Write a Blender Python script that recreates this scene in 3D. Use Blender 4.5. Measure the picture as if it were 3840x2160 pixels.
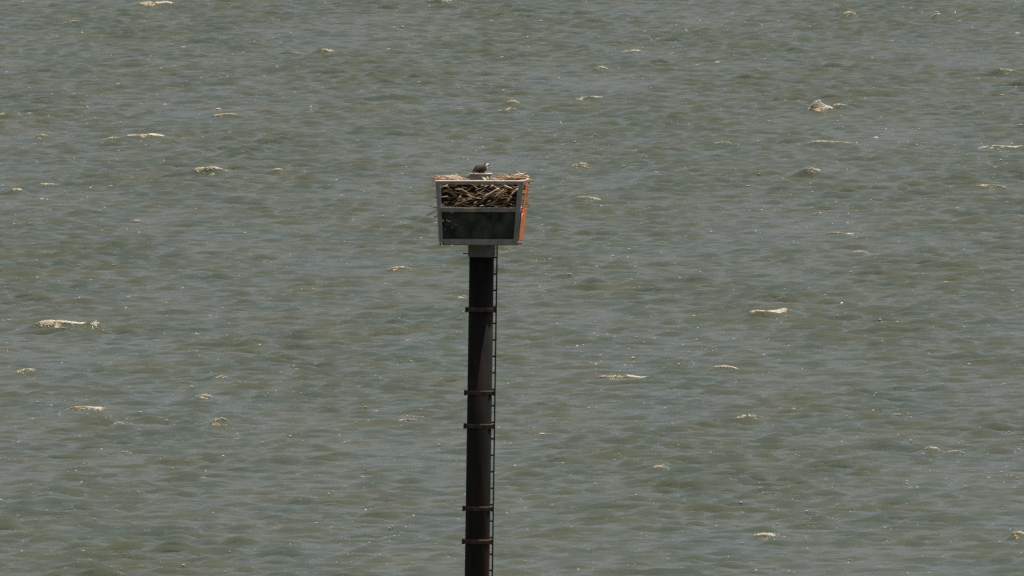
import bpy, bmesh, math, random
import numpy as np
from mathutils import Vector, Matrix

scene = bpy.context.scene
for o in list(bpy.data.objects):
    bpy.data.objects.remove(o, do_unlink=True)
COL = scene.collection
R = random.Random(7)
NR = np.random.default_rng(11)

# ------------------------------------------------------------------ camera
# a very long lens on a high bank, 500 m from the pile, looking slightly down
S = 203.0                      # photo pixels (3840 wide) per metre at the pile
ZP = 9.5                       # underside of the nest box above the water
DIST = 500.0
HC = ZP + DIST * math.tan(math.radians(1.8))
FPX = S * DIST
DEP0 = math.radians(1.8) + (1080 - 917) / FPX
CX = (1920 - 1800) / S
cam = bpy.data.cameras.new('camera')
cam.sensor_width = 36.0
cam.lens = FPX / 3840 * 36.0
cam.clip_start = 5.0
cam.clip_end = 60000.0
camo = bpy.data.objects.new('camera', cam)
COL.objects.link(camo)
camo.location = (CX, -DIST, HC)
camo.rotation_euler = (math.pi / 2 - DEP0, 0, 0)
scene.camera = camo

# ------------------------------------------------------------------ sky + sun
SUN_EL, SUN_AZ = math.radians(68), math.radians(62)     # azimuth from +Y (view) towards +X
world = bpy.data.worlds.new('World')
scene.world = world
world.use_nodes = True
nt = world.node_tree
bg = nt.nodes['Background']
sky = nt.nodes.new('ShaderNodeTexSky')
sky.sky_type = 'NISHITA'
sky.sun_disc = False
sky.sun_elevation = SUN_EL
sky.sun_rotation = SUN_AZ
sky.air_density = 1.0
sky.dust_density = 4.0
sky.ozone_density = 1.0
haze = nt.nodes.new('ShaderNodeHueSaturation')          # thin summer haze: a paler, less blue sky all round
haze.inputs['Saturation'].default_value = 0.46
nt.links.new(sky.outputs[0], haze.inputs['Color'])
nt.links.new(haze.outputs[0], bg.inputs['Color'])
bg.inputs['Strength'].default_value = 0.089
sl = bpy.data.lights.new('sun', 'SUN')
sl.energy = 4.3
sl.angle = math.radians(0.53)
sl.color = (1.0, 0.95, 0.88)
so = bpy.data.objects.new('sun', sl)
COL.objects.link(so)
sdir = Vector((math.sin(SUN_AZ) * math.cos(SUN_EL), math.cos(SUN_AZ) * math.cos(SUN_EL), math.sin(SUN_EL)))
so.rotation_euler = sdir.to_track_quat('Z', 'Y').to_euler()
so.location = (30, 10, 60)

scene.view_settings.view_transform = 'Standard'
scene.view_settings.look = 'None'
scene.view_settings.exposure = 0.0
scene.view_settings.gamma = 1.0
scene.view_settings.use_curve_mapping = False
scene.render.engine = 'CYCLES'
scene.cycles.use_denoising = False
scene.cycles.max_bounces = 6
scene.cycles.sample_clamp_indirect = 5.0

# ------------------------------------------------------------------ helpers
def link(name, me, parent=None, loc=(0, 0, 0), rot=(0, 0, 0)):
    o = bpy.data.objects.new(name, me)
    COL.objects.link(o)
    o.location = loc
    o.rotation_euler = rot
    if parent:
        o.parent = parent
    return o

def tag(o, label=None, cat=None, group=None, kind=None):
    if label: o['label'] = label
    if cat: o['category'] = cat
    if group: o['group'] = group
    if kind: o['kind'] = kind
    return o

class MB:
    """collects shapes into one mesh"""
    def __init__(self):
        self.v, self.f = [], []
    def add(self, vs, fs):
        n = len(self.v)
        self.v += [tuple(p) for p in vs]
        self.f += [tuple(i + n for i in q) for q in fs]
        return self
    def hexa(self, b, t):
        """box from 4 bottom corners and 4 top corners (ccw seen from above)"""
        return self.add(list(b) + list(t), [(3, 2, 1, 0), (4, 5, 6, 7), (0, 1, 5, 4), (1, 2, 6, 5), (2, 3, 7, 6), (3, 0, 4, 7)])
    def box(self, c, s, m=None):
        x, y, z = (k / 2 for k in s)
        q = [(-x, -y), (x, -y), (x, y), (-x, y)]
        p = [Vector((a, b, -z)) for a, b in q] + [Vector((a, b, z)) for a, b in q]
        if m is not None:
            p = [m @ k for k in p]
        p = [k + Vector(c) for k in p]
        return self.hexa(p[:4], p[4:])
    def tube(self, pts, rad, n=6, cap=True):
        pts = [Vector(p) for p in pts]
        rad = rad if isinstance(rad, (list, tuple)) else [rad] * len(pts)
        vs, fs = [], []
        for i, p in enumerate(pts):
            d = (pts[min(i + 1, len(pts) - 1)] - pts[max(i - 1, 0)]).normalized()
            a = d.orthogonal().normalized() if i == 0 else (a - d * a.dot(d)).normalized()
            b = d.cross(a)
            for k in range(n):
                t = 2 * math.pi * k / n
                vs.append(p + (a * math.cos(t) + b * math.sin(t)) * rad[i])
        for i in range(len(pts) - 1):
            for k in range(n):
                k2 = (k + 1) % n
                fs.append((i * n + k, i * n + k2, (i + 1) * n + k2, (i + 1) * n + k))
        if cap:
            fs.append(tuple(range(n - 1, -1, -1)))
            fs.append(tuple(range((len(pts) - 1) * n, len(pts) * n)))
        return self.add(vs, fs)
    def lathe(self, prof, n=40, closed=False):
        """prof: list of (r, z)"""
        vs, fs = [], []
        for r, z in prof:
            for k in range(n):
                t = 2 * math.pi * k / n
                vs.append((r * math.cos(t), r * math.sin(t), z))
        m = len(prof)
        for i in range(m if closed else m - 1):
            j = (i + 1) % m
            for k in range(n):
                k2 = (k + 1) % n
                fs.append((i * n + k, i * n + k2, j * n + k2, j * n + k))
        if not closed:
            fs.append(tuple(range(n - 1, -1, -1)))
            fs.append(tuple(range((m - 1) * n, m * n)))
        return self.add(vs, fs)
    def mesh(self, name, mat, smooth=False, m=None):
        me = bpy.data.meshes.new(name)
        vs = self.v if m is None else [tuple(m @ Vector(p)) for p in self.v]
        me.from_pydata(vs, [], self.f)
        if mat: me.materials.append(mat)
        bm = bmesh.new(); bm.from_mesh(me)
        bmesh.ops.recalc_face_normals(bm, faces=bm.faces)
        bm.to_mesh(me); bm.free()
        if smooth:
            me.polygons.foreach_set('use_smooth', [True] * len(me.polygons))
        me.update()
        return me
    def build(self, name, mat, parent=None, loc=(0, 0, 0), rot=(0, 0, 0), smooth=False, m=None):
        return link(name, self.mesh(name, mat, smooth, m), parent, loc, rot)

def bevel(o, w, seg=1):
    b = o.modifiers.new('bevel', 'BEVEL')
    b.width = w; b.segments = seg; b.limit_method = 'ANGLE'
    return o

# ------------------------------------------------------------------ materials
def mat(name, base, rough=0.7, metal=0.0, spec=0.3):
    m = bpy.data.materials.new(name)
    m.use_nodes = True
    p = m.node_tree.nodes['Principled BSDF']
    p.inputs['Base Color'].default_value = (*base, 1)
    p.inputs['Roughness'].default_value = rough
    p.inputs['Metallic'].default_value = metal
    p.inputs['Specular IOR Level'].default_value = spec
    return m

def noisy(name, c1, c2, scale=8, rough=0.8, stretch=(1, 1, 1), detail=5, lo=0.35, hi=0.65, bump=0.0, spec=0.25, rnd=0.0, third=None):
    m = mat(name, c1, rough, 0, spec)
    t = m.node_tree; N = t.nodes; L = t.links
    p = N['Principled BSDF']
    tc = N.new('ShaderNodeTexCoord'); mp = N.new('ShaderNodeMapping')
    mp.inputs['Scale'].default_value = stretch
    L.new(tc.outputs['Object'], mp.inputs['Vector'])
    nz = N.new('ShaderNodeTexNoise'); nz.inputs['Scale'].default_value = scale; nz.inputs['Detail'].default_value = detail
    L.new(mp.outputs[0], nz.inputs['Vector'])
    rp = N.new('ShaderNodeValToRGB')
    e = rp.color_ramp.elements
    e[0].position = lo; e[0].color = (*c1, 1); e[1].position = hi; e[1].color = (*c2, 1)
    if third:
        k = rp.color_ramp.elements.new(third[0]); k.color = (*third[1], 1)
    L.new(nz.outputs['Fac'], rp.inputs['Fac'])
    out = rp.outputs['Color']
    if rnd:
        oi = N.new('ShaderNodeObjectInfo')
        mr = N.new('ShaderNodeMapRange')
        mr.inputs['To Min'].default_value = 1 - rnd; mr.inputs['To Max'].default_value = 1 + rnd
        L.new(oi.outputs['Random'], mr.inputs['Value'])
        hs = N.new('ShaderNodeHueSaturation')
        L.new(mr.outputs[0], hs.inputs['Value']); L.new(out, hs.inputs['Color'])
        out = hs.outputs['Color']
    L.new(out, p.inputs['Base Color'])
    if bump:
        b = N.new('ShaderNodeBump'); b.inputs['Strength'].default_value = 0.6; b.inputs['Distance'].default_value = bump
        L.new(nz.outputs['Fac'], b.inputs['Height']); L.new(b.outputs[0], p.inputs['Normal'])
    return m

M = {}
M['frame'] = noisy('weathered_grey_paint', (.21, .205, .19), (.33, .30, .28), 7, .75, (1, 1, .35), bump=.004)
M['cap'] = noisy('sunlit_bleached_wood', (.58, .47, .39), (.76, .67, .58), 14, .8, (.4, 1, 1), bump=.003)  # bleached wood, made paler to paint in sunlit top edges
M['panel'] = noisy('dark_board', (.018, .028, .016), (.09, .088, .078), 6, .85, (1, 1, .7), lo=.34, hi=.72, bump=.003, spec=.1)  # near-black mottled boards for the lower openings
M['orange'] = noisy('faded_orange_paint', (.60, .11, .03), (.80, .22, .065), 9, .6, (1, 1, .4), lo=.3, hi=.7, bump=.002)
M['cap_steel'] = noisy('grey_steel', (.12, .125, .12), (.165, .168, .16), 6, .75, bump=.002)
M['ladder'] = noisy('ladder_steel', (.03, .026, .023), (.085, .055, .04), 5, .7)
M['band'] = noisy('rusty_band', (.042, .034, .028), (.13, .068, .045), 9, .7, lo=.4, hi=.7, bump=.003)
M['core'] = noisy('nest_debris', (.016, .013, .010), (.05, .038, .025), 16, .95, bump=.02)
M['stick_pale'] = noisy('pale_driftwood', (.62, .49, .37), (.82, .70, .56), 18, .8, rnd=.25)
M['stick_tan'] = noisy('tan_straw', (.46, .27, .145), (.66, .46, .29), 15, .85, rnd=.3)
M['stick_brown'] = noisy('brown_twig', (.17, .108, .058), (.36, .24, .14), 15, .9, rnd=.4)
M['perch'] = noisy('weathered_board', (.26, .235, .215), (.40, .365, .335), 9, .8, (1, 1, 2.5), bump=.004)
M['rag'] = noisy('yellowed_rag', (.5, .45, .22), (.66, .62, .4), 22, .9, bump=.01)
M['foam'] = noisy('white_foam', (.54, .50, .41), (.78, .74, .64), 12, .7)
M['foam_tan'] = noisy('tan_foam', (.42, .32, .17), (.68, .57, .38), 9, .75)
M['float'] = mat('white_float', (.85, .85, .83), .35, 0, .5)

# steel pile: near-black coating, rust showing towards the splash zone
def pile_mat():
    m = mat('coated_steel', (.02, .02, .018), .8, 0, .08)
    t = m.node_tree; N = t.nodes; L = t.links; p = N['Principled BSDF']
    tc = N.new('ShaderNodeTexCoord')
    mp = N.new('ShaderNodeMapping'); mp.inputs['Scale'].default_value = (1, 1, .22)
    L.new(tc.outputs['Object'], mp.inputs['Vector'])
    n1 = N.new('ShaderNodeTexNoise'); n1.inputs['Scale'].default_value = 3.2; n1.inputs['Detail'].default_value = 7
    L.new(mp.outputs[0], n1.inputs['Vector'])
    sx = N.new('ShaderNodeSeparateXYZ'); L.new(tc.outputs['Object'], sx.inputs[0])
    mr = N.new('ShaderNodeMapRange')
    mr.inputs['From Min'].default_value = 8.5; mr.inputs['From Max'].default_value = 3.0
    mr.inputs['To Min'].default_value = -.16; mr.inputs['To Max'].default_value = .05
    L.new(sx.outputs['Z'], mr.inputs['Value'])
    ad = N.new('ShaderNodeMath'); L.new(n1.outputs['Fac'], ad.inputs[0]); L.new(mr.outputs[0], ad.inputs[1])
    rp = N.new('ShaderNodeValToRGB'); e = rp.color_ramp.elements
    e[0].position = .42; e[0].color = (.016, .015, .013, 1)
    e[1].position = .72; e[1].color = (.06, .02, .012, 1)
    k = e.new(.52); k.color = (.026, .021, .017, 1)
    L.new(ad.outputs[0], rp.inputs['Fac']); L.new(rp.outputs[0], p.inputs['Base Color'])
    b = N.new('ShaderNodeBump'); b.inputs['Strength'].default_value = .5; b.inputs['Distance'].default_value = .006
    L.new(n1.outputs['Fac'], b.inputs['Height']); L.new(b.outputs[0], p.inputs['Normal'])
    return m
M['pile'] = pile_mat()

def water_mat():
    m = mat('turbid_water', (.1, .1, .06), .09, 0, .5)
    t = m.node_tree; N = t.nodes; L = t.links; p = N['Principled BSDF']
    p.inputs['IOR'].default_value = 1.333
    tc = N.new('ShaderNodeTexCoord')
    def noise(scale, detail, stretch=(1, 1, 1), rough=.55):
        mp = N.new('ShaderNodeMapping'); mp.inputs['Scale'].default_value = stretch
        L.new(tc.outputs['Object'], mp.inputs['Vector'])
        n = N.new('ShaderNodeTexNoise'); n.inputs['Scale'].default_value = scale
        n.inputs['Detail'].default_value = detail; n.inputs['Roughness'].default_value = rough
        L.new(mp.outputs[0], n.inputs['Vector'])
        return n
    ca = noise(.33, 4, (1, .25, 1)); cb = noise(1.3, 3, (1, .22, 1))
    c = N.new('ShaderNodeMix'); c.data_type = 'FLOAT'; c.inputs['Factor'].default_value = .4
    L.new(ca.outputs['Fac'], c.inputs['A']); L.new(cb.outputs['Fac'], c.inputs['B'])
    rp = N.new('ShaderNodeValToRGB'); e = rp.color_ramp.elements
    e[0].position = .38; e[0].color = (.059, .077, .056, 1)
    e[1].position = .62; e[1].color = (.080, .085, .050, 1)
    L.new(c.outputs['Result'], rp.inputs['Fac']); L.new(rp.outputs[0], p.inputs['Base Color'])
    n1 = noise(2.2, 4, (.5, 1, 1), .62); n2 = noise(6.5, 4, (.45, 1, 1), .6)
    b1 = N.new('ShaderNodeBump'); b1.inputs['Strength'].default_value = 1; b1.inputs['Distance'].default_value = .045
    b2 = N.new('ShaderNodeBump'); b2.inputs['Strength'].default_value = 1; b2.inputs['Distance'].default_value = .012
    L.new(n1.outputs['Fac'], b1.inputs['Height']); L.new(n2.outputs['Fac'], b2.inputs['Height'])
    L.new(b1.outputs[0], b2.inputs['Normal']); L.new(b2.outputs[0], p.inputs['Normal'])
    return m
M['water'] = water_mat()

# ------------------------------------------------------------------ water
def ground(px, py, z=0.0):
    """where the sight line through a point of the photograph (3840 x 2160) meets the water"""
    a = math.atan((py - 1080) / FPX)
    d = (HC - z) / math.tan(DEP0 + a)
    zc = d * math.cos(DEP0) + (HC - z) * math.sin(DEP0)
    return CX + (px - 1920) / FPX * zc, d - DIST

def spread(core0, core1, step, out0, out1, ratio):
    c = list(np.arange(core0, core1 + step / 2, step))
    lo, s = [], step
    x = core0
    while x > out0:
        s *= ratio; x -= s; lo.append(x)
    hi, s = [], step
    x = c[-1]
    while x < out1:
        s *= ratio; x += s; hi.append(x)
    return np.array(lo[::-1] + c + hi)

DX, DY = .135, .16
Y0, Y1, X1 = 66.0, 645.0, 24.0
gx = spread(-X1, X1 + 1.2, DX, -20000, 20000, 1.35)
gy = spread(Y0, Y1, DY, -3000, 30000, 1.3)
IX0 = int(np.argmin(abs(gx + X1))); IY0 = int(np.argmin(abs(gy - Y0)))
GX, GY = np.meshgrid(gx.astype(np.float32), gy.astype(np.float32))
fx = np.clip((60 - np.abs(GX)) / 26, 0, 1)
fy = np.clip(np.minimum((GY - (Y0 - 12)) / 12, (Y1 + 12 - GY) / 12), 0, 1)
fade = fx * fy
H = np.zeros_like(GX); DXX = np.zeros_like(GX); DYY = np.zeros_like(GX)
NW = 170
WIND = math.radians(254)          # chop runs towards the camera and to the left
for i in range(NW):
    short = i >= 60
    if short:                     # steep little wind ripples, crests across the wind
        lam = .42 * (.95 / .42) ** NR.random()
        amp = .0042 * (lam / .65)
        th = math.radians(264) + NR.normal(0, .36)
    else:
        lam = .95 * (4.2 / .95) ** NR.random()
        amp = .0046 * lam ** .55
        th = WIND + NR.normal(0, .5)
    k = 2 * math.pi / lam
    kx, ky = k * math.cos(th), k * math.sin(th)
    ph = (kx * GX + ky * GY + NR.random() * 6.283).astype(np.float32)
    amp *= .6 + .8 * NR.random()
    c = np.cos(ph); s = np.sin(ph)
    H += amp * c
    q = .32
    DXX -= q * amp * math.cos(th) * s
    DYY -= q * amp * math.sin(th) * s
# gusts: patches where the chop is rougher or lies down
gust = np.zeros_like(GX)
for kx, ky, p in ((.35, .045, 0), (.21, -.06, 2.1), (.62, .10, 4.0), (-.47, .023, 1.2), (.9, -.16, 3.3)):
    gust += np.sin(kx * GX + ky * GY + p)
fade = fade * (1.06 + .12 * gust)
H *= fade; DXX *= fade; DYY *= fade

# whitecaps: x, y, width, height in a 2576-wide view of the photograph, tan share, density
CAPS = [
 (390, 16, 92, 15, .8, 1.4), (1108, 8, 52, 9, .6, .7), (2135, 45, 26, 11, .2, 1.0), (2354, 47, 24, 12, .3, .9),
 (2530, 189, 56, 10, .3, .9), (572, 295, 60, 8, .6, .9), (370, 350, 84, 14, .75, 1.6), (292, 354, 50, 6, .5, .6),
 (530, 439, 78, 15, .35, 1.6), (105, 350, 28, 9, .9, .8), (2060, 283, 52, 26, .2, 1.9), (2112, 274, 34, 8, .4, .7),
 (2088, 367, 108, 8, .25, .7), (1822, 366, 40, 9, .4, .8), (2512, 376, 112, 8, .15, .9), (1460, 425, 40, 16, .5, .35),
 (2045, 441, 40, 18, .5, .4), (1005, 682, 54, 9, .4, .9), (1930, 789, 82, 16, .3, 1.65), (160, 828, 112, 24, .25, 1.5),
 (240, 833, 20, 11, .3, 1.0), (70, 942, 42, 9, .7, .8), (220, 1030, 80, 13, .5, 1.2), (515, 1001, 34, 9, .05, .9),
 (552, 1069, 36, 12, .4, .7), (1037, 1057, 56, 8, .3, .8), (1877, 1057, 42, 10, .2, 1.0), (1826, 930, 60, 10, .3, .6),
 (1566, 953, 116, 9, .3, .8), (2262, 1048, 62, 8, .4, .6), (2340, 1133, 30, 9, .85, .9), (2400, 1142, 44, 9, .7, .9),
 (320, 1142, 22, 7, .4, .8), (1926, 1353, 50, 14, .45, .8), (2556, 1349, 30, 16, .6, .8), (738, 137, 40, 6, .5, .6),
 (826, 135, 40, 6, .5, .6), (1590, 132, 42, 7, .3, .7), (340, 557, 36, 6, .3, .6), (2118, 590, 70, 6, .5, .4),
 (1512, 177, 26, 8, .5, .6), (185, 64, 40, 5, .0, .5), (2500, 476, 76, 7, .2, .5), (700, 437, 26, 7, .5, .7),
 (2160, 640, 40, 8, .5, .4), (1290, 265, 24, 10, .7, .5), (1285, 285, 22, 8, .5, .6), (555, 951, 24, 9, .7, .6),
 (305, 1068, 24, 9, .6, .7), (1660, 1180, 40, 8, .4, .4), (2065, 1308, 24, 9, .5, .6), (20, 295, 40, 9, .9, .7),
 (45, 487, 26, 8, .6, .6), (120, 467, 46, 6, .5, .4), (1480, 505, 60, 8, .4, .4), (1480, 253, 70, 6, .4, .5)]
caps = []
for (cx, cy, cw, ch, tan, den) in CAPS:
    k = 3840 / 2576
    x, y = ground(cx * k, cy * k)
    sc = FPX / (y + DIST)
    w = cw * k / sc; hh = ch * k / sc
    A = max(.14, hh * 1.0 + .10)
    y = y - A * .35 / math.tan(DEP0)                       # crest rises above its foot in the picture
    dep = .35 + hh * 1.1
    rel = (GX - x) / (w * .95)
    curve = (GX - x) ** 2 * .35
    ridge = np.exp(-rel ** 2) * (np.where(GY - curve < y, np.exp(-((GY - curve - y) / dep) ** 2), np.exp(-((GY - curve - y) / (dep * 2.4)) ** 2)))
    H = H * (1 - .15 * ridge) + .85 * A * ridge
    caps.append((x, y, w, hh, A, dep, tan, den))

nx, ny = len(gx), len(gy)
V = np.stack([GX + DXX, GY + DYY, H], -1).reshape(-1, 3).astype(np.float32)
ii = np.arange(nx * ny).reshape(ny, nx)
F = np.stack([ii[:-1, :-1], ii[:-1, 1:], ii[1:, 1:], ii[1:, :-1]], -1).reshape(-1, 4)
me = bpy.data.meshes.new('water')
me.vertices.add(len(V)); me.vertices.foreach_set('co', V.ravel())
me.loops.add(F.size); me.loops.foreach_set('vertex_index', F.ravel().astype(np.int32))
me.polygons.add(len(F))
me.polygons.foreach_set('loop_start', np.arange(0, F.size, 4, dtype=np.int32))
me.polygons.foreach_set('loop_total', np.full(len(F), 4, dtype=np.int32))
me.polygons.foreach_set('use_smooth', np.ones(len(F), dtype=bool))
me.materials.append(M['water'])
me.update(); me.validate()
tag(link('water', me), kind='structure')
V3 = V.reshape(ny, nx, 3)

def surf(x, y):
    i = IY0 + (y - Y0) / DY; j = IX0 + (x + X1) / DX
    i = min(max(i, 0), ny - 2); j = min(max(j, 0), nx - 2)
    a, b = int(i), int(j); u, v = i - a, j - b
    p = (V3[a, b] * (1 - u) * (1 - v) + V3[a + 1, b] * u * (1 - v) + V3[a, b + 1] * (1 - u) * v + V3[a + 1, b + 1] * u * v)
    return float(p[0]), float(p[1]), float(p[2])

# ------------------------------------------------------------------ tower
BASE_X = -.106
LEAN = .0147
tower = tag(link('nest_tower', None, loc=(BASE_X, 0, 0)),
            'leaning dark steel pile with ladder carrying a grey framed box with one orange side', 'nest platform')
PR = .228
pr = (0, LEAN, 0)
def Z(py): return ZP + (917 - py) / S
MB().lathe([(PR, -3), (PR, 0), (PR, 4.2), (PR, Z(963) + .06)], 48).build('pile_shaft', M['pile'], tower, rot=pr, smooth=False)
sh = tower.children[0]
for p in sh.data.polygons: p.use_smooth = len(p.vertices) == 4
MB().lathe([(.251, Z(963)), (.253, Z(963) + .01), (.253, Z(917) - .002)], 48).build('pile_cap', M['cap_steel'], tower, rot=pr)
for p in tower.children[1].data.polygons: p.use_smooth = len(p.vertices) == 4
MB().tube([(-.245, -.02, Z(952)), (-.345, -.03, Z(952) + .004)], .012, 8).build('bracket_rod', M['ladder'], tower, rot=pr)

def clamp(z, i):
    mb = MB()
    h = .036
    prof = [(PR + .001, z + h + .004), (PR + .014, z + h + .012), (PR + .026, z + h + .006), (PR + .03, z + h - .008),
            (PR + .026, z + h - .02), (PR + .02, z + h - .026), (PR + .02, z - h), (PR + .001, z - h)]
    mb.lathe(prof[::-1], 48, closed=True)
    b = mb.build('clamp_band', M['band'], tower, rot=pr, smooth=True)
    for sx in (-1, 1):
        f = MB().box((sx * (PR + .038), -.018, z), (.05, .014, .1)).box((sx * (PR + .038), .018, z), (.05, .014, .1))
        fl = f.build('flange', M['band'], b)
        bevel(fl, .004)
        t = MB()
        for dz in (-.03, .03):
            t.tube([(sx * (PR + .045), -.05, z + dz), (sx * (PR + .045), .05, z + dz)], .009, 6)
        t.build('bolt', M['ladder'], b)
    return b
for i, py in enumerate((1162, 1474, 1599, 1909, 2033)):
    clamp(Z(py), i)

# ladder behind the right edge of the pile
lad = link('ladder', None, tower, rot=pr)
RA, RB = Vector((.283, .315, 0)), Vector((-.10, .42, 0))
rungv = RB - RA
for q in (RA, RB):
    MB().box((q.x, q.y, 4.1), (.028, .05, 11.0), None).build('rail', M['ladder'], lad)
z = Z(967)
rm = MB().tube([RA, RB], .016, 7).mesh('rung', M['ladder'])
while z > -1:
    link('rung', rm, lad, loc=(0, 0, z)); z -= .305
for py in (1162, 1474, 1599, 1909, 2033):
    zz = Z(py) + .02
    for q in (RA, RB):
        n = Vector((q.x, q.y, 0)).normalized() * (PR + .01)
        MB().tube([(n.x, n.y, zz), (q.x, q.y, zz)], .013, 6).build('standoff', M['band'], lad)

# --- the box
GAM = math.radians(3.9)
OX = .011
BOXM = Matrix.Translation((OX - BASE_X, 0, ZP)) @ Matrix.Rotation(-GAM, 4, 'Z')     # box frame -> tower frame
BH = 1.143 + .024
def hw(h): return .719 + .091 * h / BH
def cxx(h): return .035 * h / BH
def side_pt(face, s, h, out=0.0):
    """a point of one of the four leaning faces: s along the face in [-1, 1], h height, out outward"""
    w = hw(h)
    sx, sy = [(s * w, -w - out), (w + out, s * w), (-s * w, w + out), (-w - out, -s * w)][face]
    return Vector((sx + cxx(h), sy, h))
def board(name, mt, face, s0, s1, h0, h1, o0, o1, st0=None, st1=None, bv=.004):
    """a board lying in a face: from s0..s1 at its foot, st0..st1 at its top; o0 inner and o1 outer offset"""
    st0 = s0 if st0 is None else st0; st1 = s1 if st1 is None else st1
    b = [side_pt(face, s0, h0, o1), side_pt(face, s1, h0, o1), side_pt(face, s1, h0, o0), side_pt(face, s0, h0, o0)]
    t = [side_pt(face, st0, h1, o1), side_pt(face, st1, h1, o1), side_pt(face, st1, h1, o0), side_pt(face, st0, h1, o0)]
    o = MB().hexa(b, t).build(name, mt, tower, m=BOXM)
    if bv: bevel(o, bv, 2)
    return o
def hz(py): return (917 - py) / S + .024
for face in range(4):
    # uprights (the two at a corner butt against each other)
    inn = .004 if face % 2 == 0 else -.004
    e = 1.0 if face % 2 == 0 else .93
    mt = M['frame']
    board('upright', mt, face, -e, -.895, hz(909), hz(679), -.055, inn, -e, -.905)
    board('upright', mt, face, .90, e, hz(909), hz(679), -.055, inn, .875, e)
    board('top_rail', mt, face, -.905, .875, hz(692), hz(679), -.05, inn - .002)
    board('middle_rail', mt, face, -.90, .888, hz(795), hz(781), -.05, inn - .003)
    board('bottom_rail', mt, face, -.895, .90, hz(910), hz(897), -.05, inn - .002)
    # chamfered laths added on the rails, sunlit edge put into shape and bleached colour
    for nm, h, s0, s1 in (('sunlit_cap_lath', hz(679), -1.0 if face % 2 == 0 else -.94, 1.0 if face % 2 == 0 else .94), ('sunlit_shelf_lath', hz(781), -.9, .888)):
        a0, a1 = side_pt(face, s0, h, inn + .004), side_pt(face, s1, h, inn + .004)
        b0, b1 = side_pt(face, s0, h + .016, inn - .018), side_pt(face, s1, h + .016, inn - .018)
        c0, c1 = side_pt(face, s0, h + .016, -.055), side_pt(face, s1, h + .016, -.055)
        d0, d1 = side_pt(face, s0, h + .001, -.055), side_pt(face, s1, h + .001, -.055)
        a0.z += .001; a1.z += .001
        MB().add([a0, b0, c0, d0, a1, b1, c1, d1], [(0, 1, 2, 3), (7, 6, 5, 4), (0, 4, 5, 1), (1, 5, 6, 2), (2, 6, 7, 3), (3, 7, 4, 0)]).build(nm, M['cap'], tower, m=BOXM)
# lower panels, set back behind the frame
for face in (0, 2, 3):
    board('lower_panel', M['panel'], face, -.915, .915, hz(906), hz(788), -.085, -.062)
# orange boards on the right side
o = board('orange_board', M['orange'], 1, -.80, .93, hz(907), hz(788), .0, .016, -.70, .96)
o = board('orange_board', M['orange'], 1, -.28, .42, hz(787), hz(692), .001, .014, -.18, .40)
# floor
fl = MB().box((.0, 0, .043), (1.34, 1.35, .026)).build('floor_plate', M['frame'], tower, m=BOXM)
for y in (-.42, 0, .42):
    MB().box((.03, y, .0145), (1.40, .07, .03)).build('floor_joist', M['frame'], tower, m=BOXM)
bevel(MB().box((.105, -.704, .0405), (1.43, .05, .035)).build('floor_beam', M['frame'], tower, m=BOXM), .004, 2)
bevel(MB().box((.02, .704, .0405), (1.40, .05, .035)).build('floor_beam', M['frame'], tower, m=BOXM), .004, 2)
MB().box((.755, -.645, .068), (.12, .06, .02)).build('floor_batten', M['cap'], tower, m=BOXM)  # pale colour paints in the lit strip at the beam end
MB().box((-.70, -.66, .028), (.028, .04, .045)).build('floor_peg', M['ladder'], tower, m=BOXM)

# ------------------------------------------------------------------ nest
nest = tag(link('osprey_nest', None, loc=(OX, 0, ZP + .04), rot=(0, 0, -GAM)),
           'big untidy nest of pale sticks and straw filling and overflowing the grey box', 'nest')
NZ = .04
def rim(u, v):
    """height of the stick heap over the floor, u,v in [-1,1]"""
    h = hz(679) - NZ - .055
    left = max(0, -u - .12) ; right = max(0, u - .06)
    h += .10 * min(1, left * 1.9) * (1 - .15 * abs(v)) + .115 * min(1, right * 1.7) * (1 - .15 * abs(v))
    h -= .07 * math.exp(-(u * u + v * v) / .12)
    return h
# solid core of packed debris
mb = MB()
n = 26
vs, fs = [], []
for j in range(n + 1):
    for i in range(n + 1):
        u, v = -1 + 2 * i / n, -1 + 2 * j / n
        h = rim(u, v) - .02 + R.uniform(-.02, .02)
        w = hw(min(h, BH)) - .10
        vs.append((u * w + cxx(h), v * w, h))
top = {}
for j in range(n):
    for i in range(n):
        a = j * (n + 1) + i
        fs.append((a, a + 1, a + n + 2, a + n + 1))
ring = [(i, 0) for i in range(n)] + [(n, j) for j in range(n)] + [(i, n) for i in range(n, 0, -1)] + [(0, j) for j in range(n, 0, -1)]
prev = [j * (n + 1) + i for i, j in ring]
for h in (.95, .8, .65, .5, .35, .2, .02):
    cur = []
    for i, j in ring:
        u, v = -1 + 2 * i / n, -1 + 2 * j / n
        w = hw(h) - .085 + R.uniform(-.03, .012)
        cur.append(len(vs)); vs.append((u * w + cxx(h), v * w, h + R.uniform(-.02, .02) * (h > .1)))
    for q in range(len(prev)):
        q2 = (q + 1) % len(prev)
        fs.append((prev[q], cur[q], cur[q2], prev[q2]))
    prev = cur
fs.append(tuple(prev))
mb.add(vs, fs).build('packed_debris', M['core'], nest)

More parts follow.
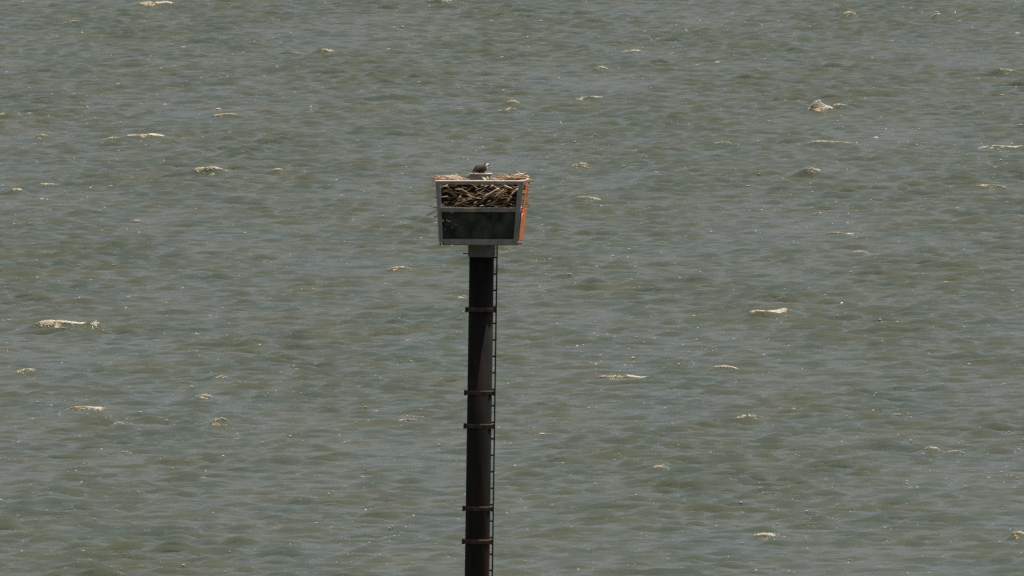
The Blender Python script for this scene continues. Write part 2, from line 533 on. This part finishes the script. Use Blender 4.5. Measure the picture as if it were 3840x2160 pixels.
# a few stick shapes along +X, unit length 1, radius 1 (scaled per stick)
def stick_mesh(name, mt, seed, fork=False):
    r = random.Random(seed)
    pts, rad = [], []
    m = 5
    for i in range(m):
        t = i / (m - 1)
        pts.append((t - .5, (r.uniform(-.006, .006) + .012 * math.sin(t * 3.1 + seed)), r.uniform(-.006, .006)))
        rad.append((1 - .45 * t) * r.uniform(.85, 1.12))
    # radius is in units of .02 m for a stick of .4 m
    q = MB().tube(pts, [k * .028 for k in rad], 5)
    if fork:
        q.tube([pts[2], (pts[2][0] + .18, pts[2][1] + .10, pts[2][2] + .05), (pts[2][0] + .3, pts[2][1] + .13, pts[2][2] + .03)], [.02, .015, .01], 4)
    return q.mesh(name, mt, True)
SM = {k: [stick_mesh('stick', M['stick_' + k], 3 * i + j, fork=(i % 3 == 2)) for i in range(5)] for j, k in enumerate(('pale', 'tan', 'brown'))}
def stick(a, b, thick, kind):
    a, b = Vector(a), Vector(b)
    d = b - a
    o = link('stick', R.choice(SM[kind]), nest, loc=(a + b) / 2)
    o.rotation_mode = 'QUATERNION'
    from mathutils import Quaternion
    o.rotation_quaternion = d.to_track_quat('X', 'Z') @ Quaternion((1, 0, 0), R.uniform(0, 6.28))
    k = thick * .66 / .028
    o.scale = (d.length, k, k)
    return o
def fp(px, py, out):
    """front-face point of the nest from photo pixels, out metres proud of the frame"""
    h = (917 - py) / S + .024 - NZ
    X = (px - 1800) / S
    ly = -hw(h) - out
    return Vector(((X - OX - ly * math.sin(GAM)) / math.cos(GAM), ly, h))
def zz(x, y): return 1560 + x * .2761, 580 + y * .2761      # from the enlarged view
KEY = [((325, 714), (560, 720), .024, 'pale', .07), ((540, 719), (830, 724), .022, 'pale', .07), ((905, 582), (1130, 448), .030, 'pale', .085), ((1058, 577), (1192, 468), .024, 'pale', .075), ((1236, 636), (1292, 560), .034, 'pale', .09),  # first two are added sticks for the lit half of the middle rail
       ((1288, 545), (1382, 455), .028, 'pale', .085), ((1192, 415), (1315, 458), .024, 'pale', .04), ((1310, 458), (1392, 428), .02, 'tan', .04),
       ((688, 535), (806, 585), .022, 'pale', .06), ((800, 585), (892, 597), .02, 'pale', .06), ((528, 467), (640, 468), .022, 'pale', .05),
       ((620, 470), (742, 532), .018, 'tan', .05), ((1010, 445), (1040, 410), .03, 'pale', .05), ((786, 664), (836, 630), .04, 'pale', .10),
       ((562, 606), (604, 556), .035, 'pale', .08), ((335, 445), (432, 410), .02, 'pale', .04), ((360, 418), (450, 440), .016, 'tan', .04),
       ((335, 577), (432, 562), .016, 'pale', .06), ((335, 690), (372, 680), .03, 'pale', .06), ((862, 694), (918, 688), .018, 'pale', .10),
       ((1068, 707), (1110, 704), .02, 'pale', .11), ((1185, 712), (1228, 716), .018, 'pale', .11), ((975, 724), (1012, 712), .018, 'pale', .11),
       ((968, 634), (1016, 618), .022, 'pale', .09), ((1010, 540), (1040, 500), .02, 'tan', .06), ((930, 440), (965, 415), .018, 'pale', .04),
       ((1280, 668), (1310, 672), .012, 'pale', .08), ((700, 590), (760, 560), .018, 'tan', .06), ((1090, 545), (1290, 555), .016, 'tan', .05),
       ((1110, 570), (1260, 590), .016, 'tan', .06), ((1060, 520), (1230, 500), .014, 'tan', .045), ((1140, 590), (1250, 575), .016, 'tan', .06),
       ((850, 520), (940, 545), .016, 'tan', .05), ((800, 480), (890, 450), .016, 'tan', .045), ((1240, 600), (1300, 575), .02, 'tan', .08),
       # lower left, between the frame and the dark panel
       ((408, 884), (478, 912), .02, 'pale', -.04), ((362, 915), (370, 880), .022, 'pale', -.03), ((515, 940), (572, 962), .012, 'tan', -.05),
       ((470, 780), (505, 790), .02, 'tan', -.02), ((485, 1000), (498, 990), .012, 'pale', -.05), ((395, 1018), (408, 1014), .01, 'pale', -.05),
       # loose ends sticking out past the corners
       ((150, 825), (330, 738), .016, 'brown', -.1), ((242, 858), (330, 812), .02, 'brown', -.12), ((232, 330), (330, 300), .02, 'tan', -.05),
       ((1475, 330), (1530, 290), .028, 'pale', .0), ((1440, 372), (1565, 360), .018, 'tan', -.1), ((1400, 318), (1700, 322), .007, 'brown', -.3)]
for a, b, th, kd, out in KEY:
    if out >= .05 : out += .065; th *= .85 if abs(a[0] - b[0]) + abs(a[1] - b[1]) > 110 else .66
    elif out >= .04: out += .04; th *= .85
    stick(fp(*zz(*a), out), fp(*zz(*b), out + R.uniform(-.02, .02)), th, kd)
# right-hand side: sticks poking through beside the orange boards
def sp(s, h, out): 
    w = hw(h + NZ)
    return Vector((w + out + cxx(h), s * w, h))
stick(sp(-.95, hz(905) - NZ, .03), sp(-.87, hz(800) - NZ, .035), .026, 'pale')
for py, out, l, kd in ((768, .1, .22, 'brown'), (776, .1, .25, 'brown'), (786, .16, .3, 'brown'), (760, .06, .2, 'brown'), (742, .04, .16, 'brown'), (728, .03, .14, 'brown'), (715, .03, .12, 'tan'), (750, .05, .2, 'tan')):
    h = hz(py) - NZ
    stick(sp(.72, h + .03, out - l), sp(.8, h - .01, out), R.uniform(.012, .02), kd)
for i in range(34):
    h = hz(R.uniform(702, 782)) - NZ
    s = R.choice((R.uniform(-.86, -.35), R.uniform(.5, .9)))
    stick(sp(s, h, -.06), sp(s + R.uniform(-.15, .15), h + R.uniform(-.06, .06), R.uniform(.0, .05)), R.uniform(.012, .02), R.choice(('brown', 'brown', 'tan')))
for i in range(16):
    sd = 1 if i < 10 else -1
    h = R.choice((R.uniform(1.10, 1.19), R.uniform(.62, 1.0)))
    y = R.uniform(-.78, .5); w = hw(min(h, BH))
    d = Vector((sd * R.uniform(.85, 1), R.uniform(-.4, .3), R.uniform(-.35, .25)))
    a = Vector((sd * (w - .12) + cxx(h), y, h - NZ))
    stick(a, a + d * (.12 + R.uniform(.06, .17)), R.uniform(.015, .022), R.choice(('brown', 'tan')))
# front opening, random: more to the right, as the heap slumps; paler there as painted sun
cnt = len([c for c in nest.children if c.name.startswith('stick')])
for i in range(40):
    u = R.random() ** .65
    px = 1652 + u * 290; py = R.uniform(694, 776)
    if u < .3 and R.random() < .35: continue
    ang = R.gauss(-.15, .45); l = R.uniform(20, 75)
    out = R.uniform(-.055, .03 + .09 * u)
    dx, dy = l * math.cos(ang) / 2, l * math.sin(ang) / 2
    kd = R.choices(('brown', 'tan', 'pale'), (5, 2.6 + 2 * u, .6 + u))[0]
    x0, x1 = max(1652, px - dx), min(1940, px + dx)
    stick(fp(x0, min(max(py - dy, 692), 779), out), fp(x1, min(max(py + dy, 692), 779), out + R.uniform(-.04, .04)), R.uniform(.011, .022), kd)
# the crown of the nest: flat-lying sticks, heaped to left and right, all round the rim
cnt = len([c for c in nest.children if c.name.startswith('stick')])
for i in range(298 - cnt):
    u = R.uniform(-1, -.3) if R.random() < .45 else R.uniform(.12, 1)
    v = -.9 + 1.88 * R.random() ** 1.6
    h = rim(u, v) + R.uniform(-.025, .03) + .02 * math.sin(u * 17 + v * 5)
    w = hw(1.1)
    p = Vector((u * w, v * w * .97, h))
    ang = R.gauss(0, .6) + (R.random() < .2) * 1.4
    l = R.uniform(.1, .34)
    d = Vector((math.cos(ang), math.sin(ang), R.gauss(0, .09 + .22 * (R.random() < .16)))) * l / 2
    a, b = p - d, p + d
    lim = w + .07
    for q in (a, b):
        q.x = max(-lim, min(lim, q.x)); q.y = max(-w - .03, min(w + .03, q.y))
    stick(a, b, R.uniform(.012, .026), R.choices(('tan', 'pale', 'brown'), (6, 4, .7))[0])
# fine straw and twigs past the countable ones
mb = MB()
for i in range(2400):
    r = R.random()
    if r < .88:
        u = R.uniform(-1.02, 1.02); v = R.uniform(-.9, 1)
        p = Vector((u * hw(1.1), v * hw(1.1), rim(u, v) + R.uniform(-.03, .02)))
        ang = R.uniform(0, 6.28); l = R.uniform(.04, .16)
        d = Vector((math.cos(ang), math.sin(ang) * .6, R.gauss(0, .1))) * l / 2
    else:
        face = R.choice((0, 0, 1, 2, 3))
        h = R.uniform(hz(782), hz(690))
        p = side_pt(face, R.uniform(-.88, .86), h, R.uniform(-.08, -.01)); p.z -= NZ
        ang = R.gauss(0, .5); l = R.uniform(.04, .16)
        d = Vector((math.cos(ang), R.uniform(-.3, .3), math.sin(ang))) * l / 2
        if face % 2: d.x, d.y = d.y, d.x
    mb.tube([p - d, p + d * .1 + Vector((0, 0, R.uniform(-.006, .006))), p + d], R.uniform(.003, .0065), 3, cap=False)
tag(mb.build('straw', M['stick_tan'], nest), kind='stuff')

# ------------------------------------------------------------------ perch box in the nest
PBX, PBY = (1800 - 1800) / S, -.08
pb_top = Z(648) + PBY * 0 + .0
perch = tag(link('perch_box', None, loc=((1802 - 1800) / S, PBY, Z(690)), rot=(0, 0, -GAM)),
            'weathered grey board box with sloping left end rising from the middle of the nest', 'wooden box')
def pxl(px): return (px - 1802) / S
H0 = Z(649) - Z(690)
o = MB().box((pxl(1803), 0, H0 - .009), (80 / S, .36, .018)).build('top_board', M['cap'], perch); bevel(o, .005)
o = MB().box((pxl(1806), -.15, H0 / 2 - .011), (68 / S, .022, H0 - .02)).build('front_board', M['perch'], perch); bevel(o, .003)
o = MB().box((pxl(1806), .15, H0 / 2 - .011), (68 / S, .022, H0 - .02)).build('back_board', M['perch'], perch)
o = MB().box((pxl(1838), 0, H0 / 2 - .011), (.02, .274, H0 - .02)).build('end_board', M['perch'], perch)
a, b = (pxl(1742), Z(667) - Z(690)), (pxl(1766), H0 - .02)
dv = Vector((b[0] - a[0], 0, b[1] - a[1])).normalized(); nv = Vector((-dv.z, 0, dv.x)) * .02
A0, B0 = Vector((a[0], 0, a[1])), Vector((b[0], 0, b[1]))
lo = [A0 - nv + Vector((0, -.16, 0)), A0 - nv * 0 + Vector((0, -.16, 0)), A0 + Vector((0, .16, 0)), A0 - nv + Vector((0, .16, 0))]
t4 = B0 - A0
MB().hexa([p for p in lo], [p + t4 for p in lo]).build('sloping_board', M['perch'], perch)
tri = [Vector((a[0] + .01, -.15, a[1] - .025)), Vector((pxl(1772), -.15, a[1] - .06)), Vector((pxl(1772), -.15, b[1] - .001)), Vector((b[0], -.15, b[1] - .02))]
MB().hexa(tri, [p + Vector((0, .02, 0)) for p in tri]).build('gusset_board', M['perch'], perch)
for px in (1820, 1840 - 6):
    MB().tube([(pxl(px), -.158, Z(655) - Z(690)), (pxl(px), -.168, Z(655) - Z(690))], .008, 6).build('nail', M['ladder'], perch)

# rag tucked in front of it
mb = MB(); n, m2 = 9, 6
vs, fs = [], []
for j in range(m2):
    for i in range(n):
        s, t = i / (n - 1), j / (m2 - 1)
        px = 1805 + 28 * s + 4 * (1 - t); py = 676.5 - 13 * t * (.55 + .45 * abs(math.sin(s * 5.2 + .4)))
        vs.append((pxl(px), -.30 + .10 * t + .03 * math.sin(s * 11 + t * 3), Z(py) - Z(678) + .012 * math.sin(s * 17)))
for j in range(m2 - 1):
    for i in range(n - 1):
        a = j * n + i; fs.append((a, a + 1, a + n + 1, a + n))
rag = mb.add(vs, fs).build('rag', M['rag'], loc=((1802 - 1800) / S, PBY, Z(678) + .012), smooth=True)
sol = rag.modifiers.new('thickness', 'SOLIDIFY'); sol.thickness = .012
tag(rag, 'pale yellow crumpled rag tucked against the front of the grey board box', 'rag')

# ------------------------------------------------------------------ osprey
BIRD_YAW = math.radians(44)          # faces right and away from the camera
bz = pb_top - .009
bird = tag(link('osprey', None, loc=(.022, PBY + .0, bz), rot=(0, 0, BIRD_YAW)),
           'osprey crouched on the grey board box, white crown, dark eye stripe, dark brown back', 'bird')
bird.scale = (.98, 1.08, .88)
def plume():
    m = mat('plumage', (.1, .08, .06), .85, 0, .2)
    t = m.node_tree; N = t.nodes; L = t.links
    at = N.new('ShaderNodeVertexColor'); at.layer_name = 'plumage'
    nz = N.new('ShaderNodeTexNoise'); nz.inputs['Scale'].default_value = 55; nz.inputs['Detail'].default_value = 3
    tc = N.new('ShaderNodeTexCoord'); L.new(tc.outputs['Object'], nz.inputs['Vector'])
    mr = N.new('ShaderNodeMapRange'); mr.inputs['To Min'].default_value = .65; mr.inputs['To Max'].default_value = 1.25
    L.new(nz.outputs['Fac'], mr.inputs['Value'])
    hs = N.new('ShaderNodeHueSaturation'); L.new(at.outputs['Color'], hs.inputs['Color']); L.new(mr.outputs[0], hs.inputs['Value'])
    L.new(hs.outputs[0], N['Principled BSDF'].inputs['Base Color'])
    return m
M['plumage'] = plume()
WHITE, BROWN, DARK, MANTLE = (.66, .64, .6), (.05, .036, .03), (.018, .015, .014), (.085, .062, .055)
# rings along the spine: x forward, z up, half-width, half-height
SPINE = [(-.25, .020, .022, .004), (-.225, .024, .036, .006), (-.175, .032, .036, .011), (-.145, .046, .040, .026), (-.115, .070, .062, .056), (-.06, .082, .080, .078),
         (0, .087, .086, .086), (.045, .100, .080, .082), (.08, .120, .064, .066), (.098, .143, .052, .050), (.114, .164, .046, .042),
         (.136, .180, .044, .040), (.162, .182, .039, .035), (.182, .175, .025, .022), (.193, .170, .012, .011)]
vs, fs, cols = [], [], []
n = 16
for i, (x, zc, a, b) in enumerate(SPINE):
    p, q = SPINE[max(i - 1, 0)], SPINE[min(i + 1, len(SPINE) - 1)]
    d = Vector((q[0] - p[0], 0, q[1] - p[1])).normalized(); up = Vector((-d.z, 0, d.x))
    for k in range(n):
        t = 2 * math.pi * k / n
        vs.append(Vector((x, 0, zc)) + Vector((0, 1, 0)) * a * math.cos(t) + up * b * math.sin(t))
        s = math.sin(t)
        if i >= 10:
            c = WHITE
            if -.7 < s < .12 and i < 14: c = DARK
            if s > .78 and i < 14: c = DARK
        elif i >= 7:
            c = WHITE if s < .1 else MANTLE
        elif i >= 3:
            c = WHITE if s < -.5 else BROWN
        else:
            c = BROWN if (i % 2) else MANTLE
        cols.append(c)
for i in range(len(SPINE) - 1):
    for k in range(n):
        k2 = (k + 1) % n
        fs.append((i * n + k, i * n + k2, (i + 1) * n + k2, (i + 1) * n + k))
fs.append(tuple(range(n - 1, -1, -1))); fs.append(tuple(range((len(SPINE) - 1) * n, len(SPINE) * n)))
def paint(me, cols):
    ca = me.color_attributes.new('plumage', 'FLOAT_COLOR', 'POINT')
    for i, c in enumerate(cols): ca.data[i].color = (*c, 1)
body = MB().add(vs, fs).build('body', M['plumage'], bird, smooth=True)
paint(body.data, cols)
ss = body.modifiers.new('smooth', 'SUBSURF'); ss.levels = 1; ss.render_levels = 2
for sy in (-1, 1):
    W = [(.075, .120, .060, .012, .036), (.04, .114, .082, .018, .060), (-.03, .098, .092, .018, .072), (-.085, .084, .082, .014, .064), (-.135, .062, .060, .009, .040), (-.20, .036, .030, .005, .012), (-.26, .030, .016, .003, .004)]
    vs, fs, cols = [], [], []
    for i, (x, zc, off, th, hh) in enumerate(W):
        for k in range(10):
            t = 2 * math.pi * k / 10
            vs.append((x, sy * (off + th * math.cos(t) - .10 * max(0, math.sin(t)) * hh), zc + hh * math.sin(t)))
            cols.append(DARK if i > 3 or math.sin(t) < -.3 else BROWN)
    for i in range(len(W) - 1):
        for k in range(10):
            k2 = (k + 1) % 10
            fs.append((i * 10 + k, i * 10 + k2, (i + 1) * 10 + k2, (i + 1) * 10 + k))
    fs.append(tuple(range(9, -1, -1))); fs.append(tuple(range((len(W) - 1) * 10, len(W) * 10)))
    w = MB().add(vs, fs).build('wing', M['plumage'], bird, smooth=True)
    paint(w.data, cols)
    MB().lathe([(.001, -.005), (.004, -.003), (.005, 0), (.004, .003), (.001, .005)], 10).build('eye', M['eye'] if 'eye' in M else M.setdefault('eye', mat('yellow_eye', (.75, .5, .04), .2)), bird, loc=(.166, sy * .036, .184), rot=(math.pi / 2, 0, 0), smooth=True)
    lg = MB().tube([(.03, sy * .035, .03), (.035, sy * .037, .006)], [.014, .008], 8)
    for an in (-.5, 0, .5):
        lg.tube([(.035, sy * .037, .007), (.035 + .035 * math.cos(an), sy * .037 + .035 * math.sin(an), .007), (.035 + .05 * math.cos(an), sy * .037 + .05 * math.sin(an), .003)], [.007, .006, .002], 6)
    lg.tube([(.035, sy * .037, .007), (.0, sy * .037, .004)], [.007, .002], 6)
    lg.build('foot', mat('pale_foot', (.45, .45, .42), .7), bird, smooth=True)
MB().tube([(.186, 0, .172), (.205, 0, .173), (.219, 0, .168), (.225, 0, .156), (.223, 0, .146)], [.012, .012, .009, .005, .001], 8).build('beak', mat('black_beak', (.012, .012, .012), .35), bird, smooth=True)

# ------------------------------------------------------------------ float
fx_, fy_ = ground(3157, 1146)
sxp = surf(fx_, fy_)
mb = MB()
mb.lathe([(.004, -.055), (.03, -.047), (.048, -.028), (.055, 0), (.048, .028), (.03, .047), (.012, .054), (.012, .066), (.004, .068)], 20)
tag(mb.build('float', M['float'], loc=(sxp[0], sxp[1], sxp[2] + .05), smooth=True), 'small bright white round float alone on the grey water right of the pile', 'float')

# ------------------------------------------------------------------ foam
ICO = None
bm = bmesh.new(); bmesh.ops.create_icosphere(bm, subdivisions=1, radius=1.0)
ICO_V = [v.co.copy() for v in bm.verts]; ICO_F = [tuple(v.index for v in f.verts) for f in bm.faces]; bm.free()
OCT_V = [Vector(p) for p in ((1, 0, 0), (-1, 0, 0), (0, 1, 0), (0, -1, 0), (0, 0, 1), (0, 0, -1))]
OCT_F = [(0, 2, 4), (2, 1, 4), (1, 3, 4), (3, 0, 4), (2, 0, 5), (1, 2, 5), (3, 1, 5), (0, 3, 5)]
def blob(mb, p, rx, ry, rz, ico=True):
    V_, F_ = (ICO_V, ICO_F) if ico else (OCT_V, OCT_F)
    mb.add([(p[0] + v.x * rx * R.uniform(.75, 1.2), p[1] + v.y * ry * R.uniform(.75, 1.2), p[2] + v.z * rz * R.uniform(.75, 1.2)) for v in V_], F_)
NAMED = {
 0: 'tan ragged whitecap at the top edge, furthest left along it', 6: 'broad tan whitecap on the upper left water, level with the brown one by the edge',
 8: 'pinkish white whitecap left of the nest box, nearest breaker on that side', 10: 'tall rounded white breaker, the puffiest on the water, right of the nest box',
 12: 'long thin broken white streak of foam below the puffy rounded breaker', 14: 'long thin white crest touching the right edge of the frame, upper half',
 17: 'short pale whitecap left of the grey pile cap, the nearest foam there', 18: 'cream whitecap in the right half, level with and left of the small white float',
 19: 'largest long whitecap with arched white crest on the far left', 22: 'flat pale foam patch below the largest arched whitecap on the left',
 28: 'long low line of foam right of the ladder, widest there', 33: 'speckled yellowish whitecap low on the right near the bottom edge',
 31: 'orange tinted foam patch at lower right, wider one of two side by side', 34: 'speckled tan whitecap cut by the right edge near the bottom corner'}
allfoam = [MB(), MB()]
for ci, (x, y, w, hh, A, dep, tan, den) in enumerate(caps):
    named = ci in NAMED
    mbs = [MB(), MB()] if named else allfoam
    # foam gathers in clumps along the crest and down the left of the face
    N_ = int(820 * den * w * (.5 + hh * 5))
    clumps = []
    for q in range(int(5 + 26 * w * (.5 + .5 * den))):
        cs = R.uniform(-1, .95)
        crest = R.random() < .55
        cv = R.uniform(0, .3) if crest else R.random() ** .8 * (.95 if cs < .15 else .4) * (1 - abs(cs) ** 2)
        clumps.append((cs, cv, R.uniform(.02, .09), R.uniform(.3, 1.6), crest))
    wts = [c[3] for c in clumps]
    for q in range(max(14, N_)):
        cs, cv, sd, _, crest = R.choices(clumps, wts)[0]
        s = s0 = max(-1.15, min(1.1, cs + R.gauss(0, sd * 1.6 / max(w, .35))))
        v = max(-.05, cv + R.gauss(0, sd * 1.5))
        gxp = x + s0 * w * .5
        gyp = y + (gxp - x) ** 2 * .35 - v * dep * 1.05 + .04
        px, py, pz = surf(gxp, gyp)
        r = R.uniform(.0045, .014) * (1.35 if den > 1.3 else 1.0) * (1.0 if crest else .8)
        b = mbs[1 if R.random() < (.38 + tan) * (.45 + .6 * (s < .2)) * (1.2 - .5 * crest) else 0]
        blob(b, (px, py, pz + r * .4), r * R.uniform(1.0, 2.6), r * 1.6, r)
    if den > 1.7:                                           # the puffy one: spilling foam piled up on its left half
        for q in range(1100):
            a, e = R.uniform(0, 6.283), math.asin(R.random())
            rr = R.uniform(.75, 1.05)
            gxp = x - .12 * w + .40 * w * rr * math.cos(a) * math.cos(e) * R.uniform(.85, 1.15)
            gyp = y - .1 + .22 * math.sin(a) * math.cos(e)
            px, py, pz = surf(gxp, gyp)
            pz = pz * .5 + surf(x - .12 * w, y)[2] * .5 - .12 + hh * .8 * rr * math.sin(e) * (1.1 if gxp < x else .8)
            r = R.uniform(.008, .017)
            blob(mbs[1 if R.random() < .22 else 0], (px, py, pz), r * 1.4, r * 1.4, r)
    for q in range(int(46 * den * w + 10)):
        gxp = x + w * (R.triangular(-.7, 1.5, .3)); gyp = y + R.uniform(-1.6, 1.6)
        px, py, pz = surf(gxp, gyp)
        r = R.uniform(.005, .011)
        blob(allfoam[1 if R.random() < .55 else 0], (px, py, pz + r * .5), r * R.uniform(1.2, 3.2), r * 1.6, r, ico=False)
    if named:
        n0 = len(mbs[0].f)
        both = MB().add(mbs[0].v, mbs[0].f).add(mbs[1].v, mbs[1].f)
        w_ = link('whitecap', None)
        o = both.build('foam', M['foam'], w_, smooth=True)
        tag(o, kind='stuff')
        o.data.materials.append(M['foam_tan'])
        for i, p in enumerate(o.data.polygons): p.material_index = 1 if i >= n0 else 0
        c = Vector(surf(x, y))
        o.data.transform(Matrix.Translation(-c)); w_.location = c
        tag(w_, NAMED[ci], 'whitecap', 'whitecaps breaking on the water')
# specks of foam and spray over the chop, sun glints painted in among them
nf = 0
while nf < 9000:
    px, py = R.uniform(-1500, 5300), R.uniform(-60, 2230)
    cl = math.sin(px * .004 + 1.3 * math.sin(py * .006)) * math.sin(py * .011 + 2 + .9 * math.sin(px * .003))
    if R.random() > .3 + .7 * max(0, cl): continue
    x, y = ground(px, py)
    if abs(x) > X1 - 1: continue
    X_, Y_, Z_ = max((surf(x + R.uniform(-.5, .5), y + R.uniform(-1.2, 1.2)) for _ in range(3)), key=lambda p: p[2])
    r = R.uniform(.007, .016) * (1.6 if R.random() < .1 else 1) * min(1.25, max(.7, (y + DIST) / 780))
    blob(allfoam[1 if R.random() < .25 else 0], (X_, Y_, Z_ + r * .7), r * R.uniform(1, 2.2) * (2.5 if R.random() < .12 else 1), r * 1.5, r * .9, ico=False)
    nf += 1
fa = MB().add(allfoam[0].v, allfoam[0].f)
n0 = len(fa.f)
fa.add(allfoam[1].v, allfoam[1].f)
me = bpy.data.meshes.new('foam_glint_specks'); me.from_pydata(fa.v, [], fa.f)
me.materials.append(M['foam']); me.materials.append(M['foam_tan'])
me.polygons.foreach_set('material_index', [0] * n0 + [1] * (len(fa.f) - n0))
me.update()
tag(link('foam_glint_specks', me), kind='stuff')
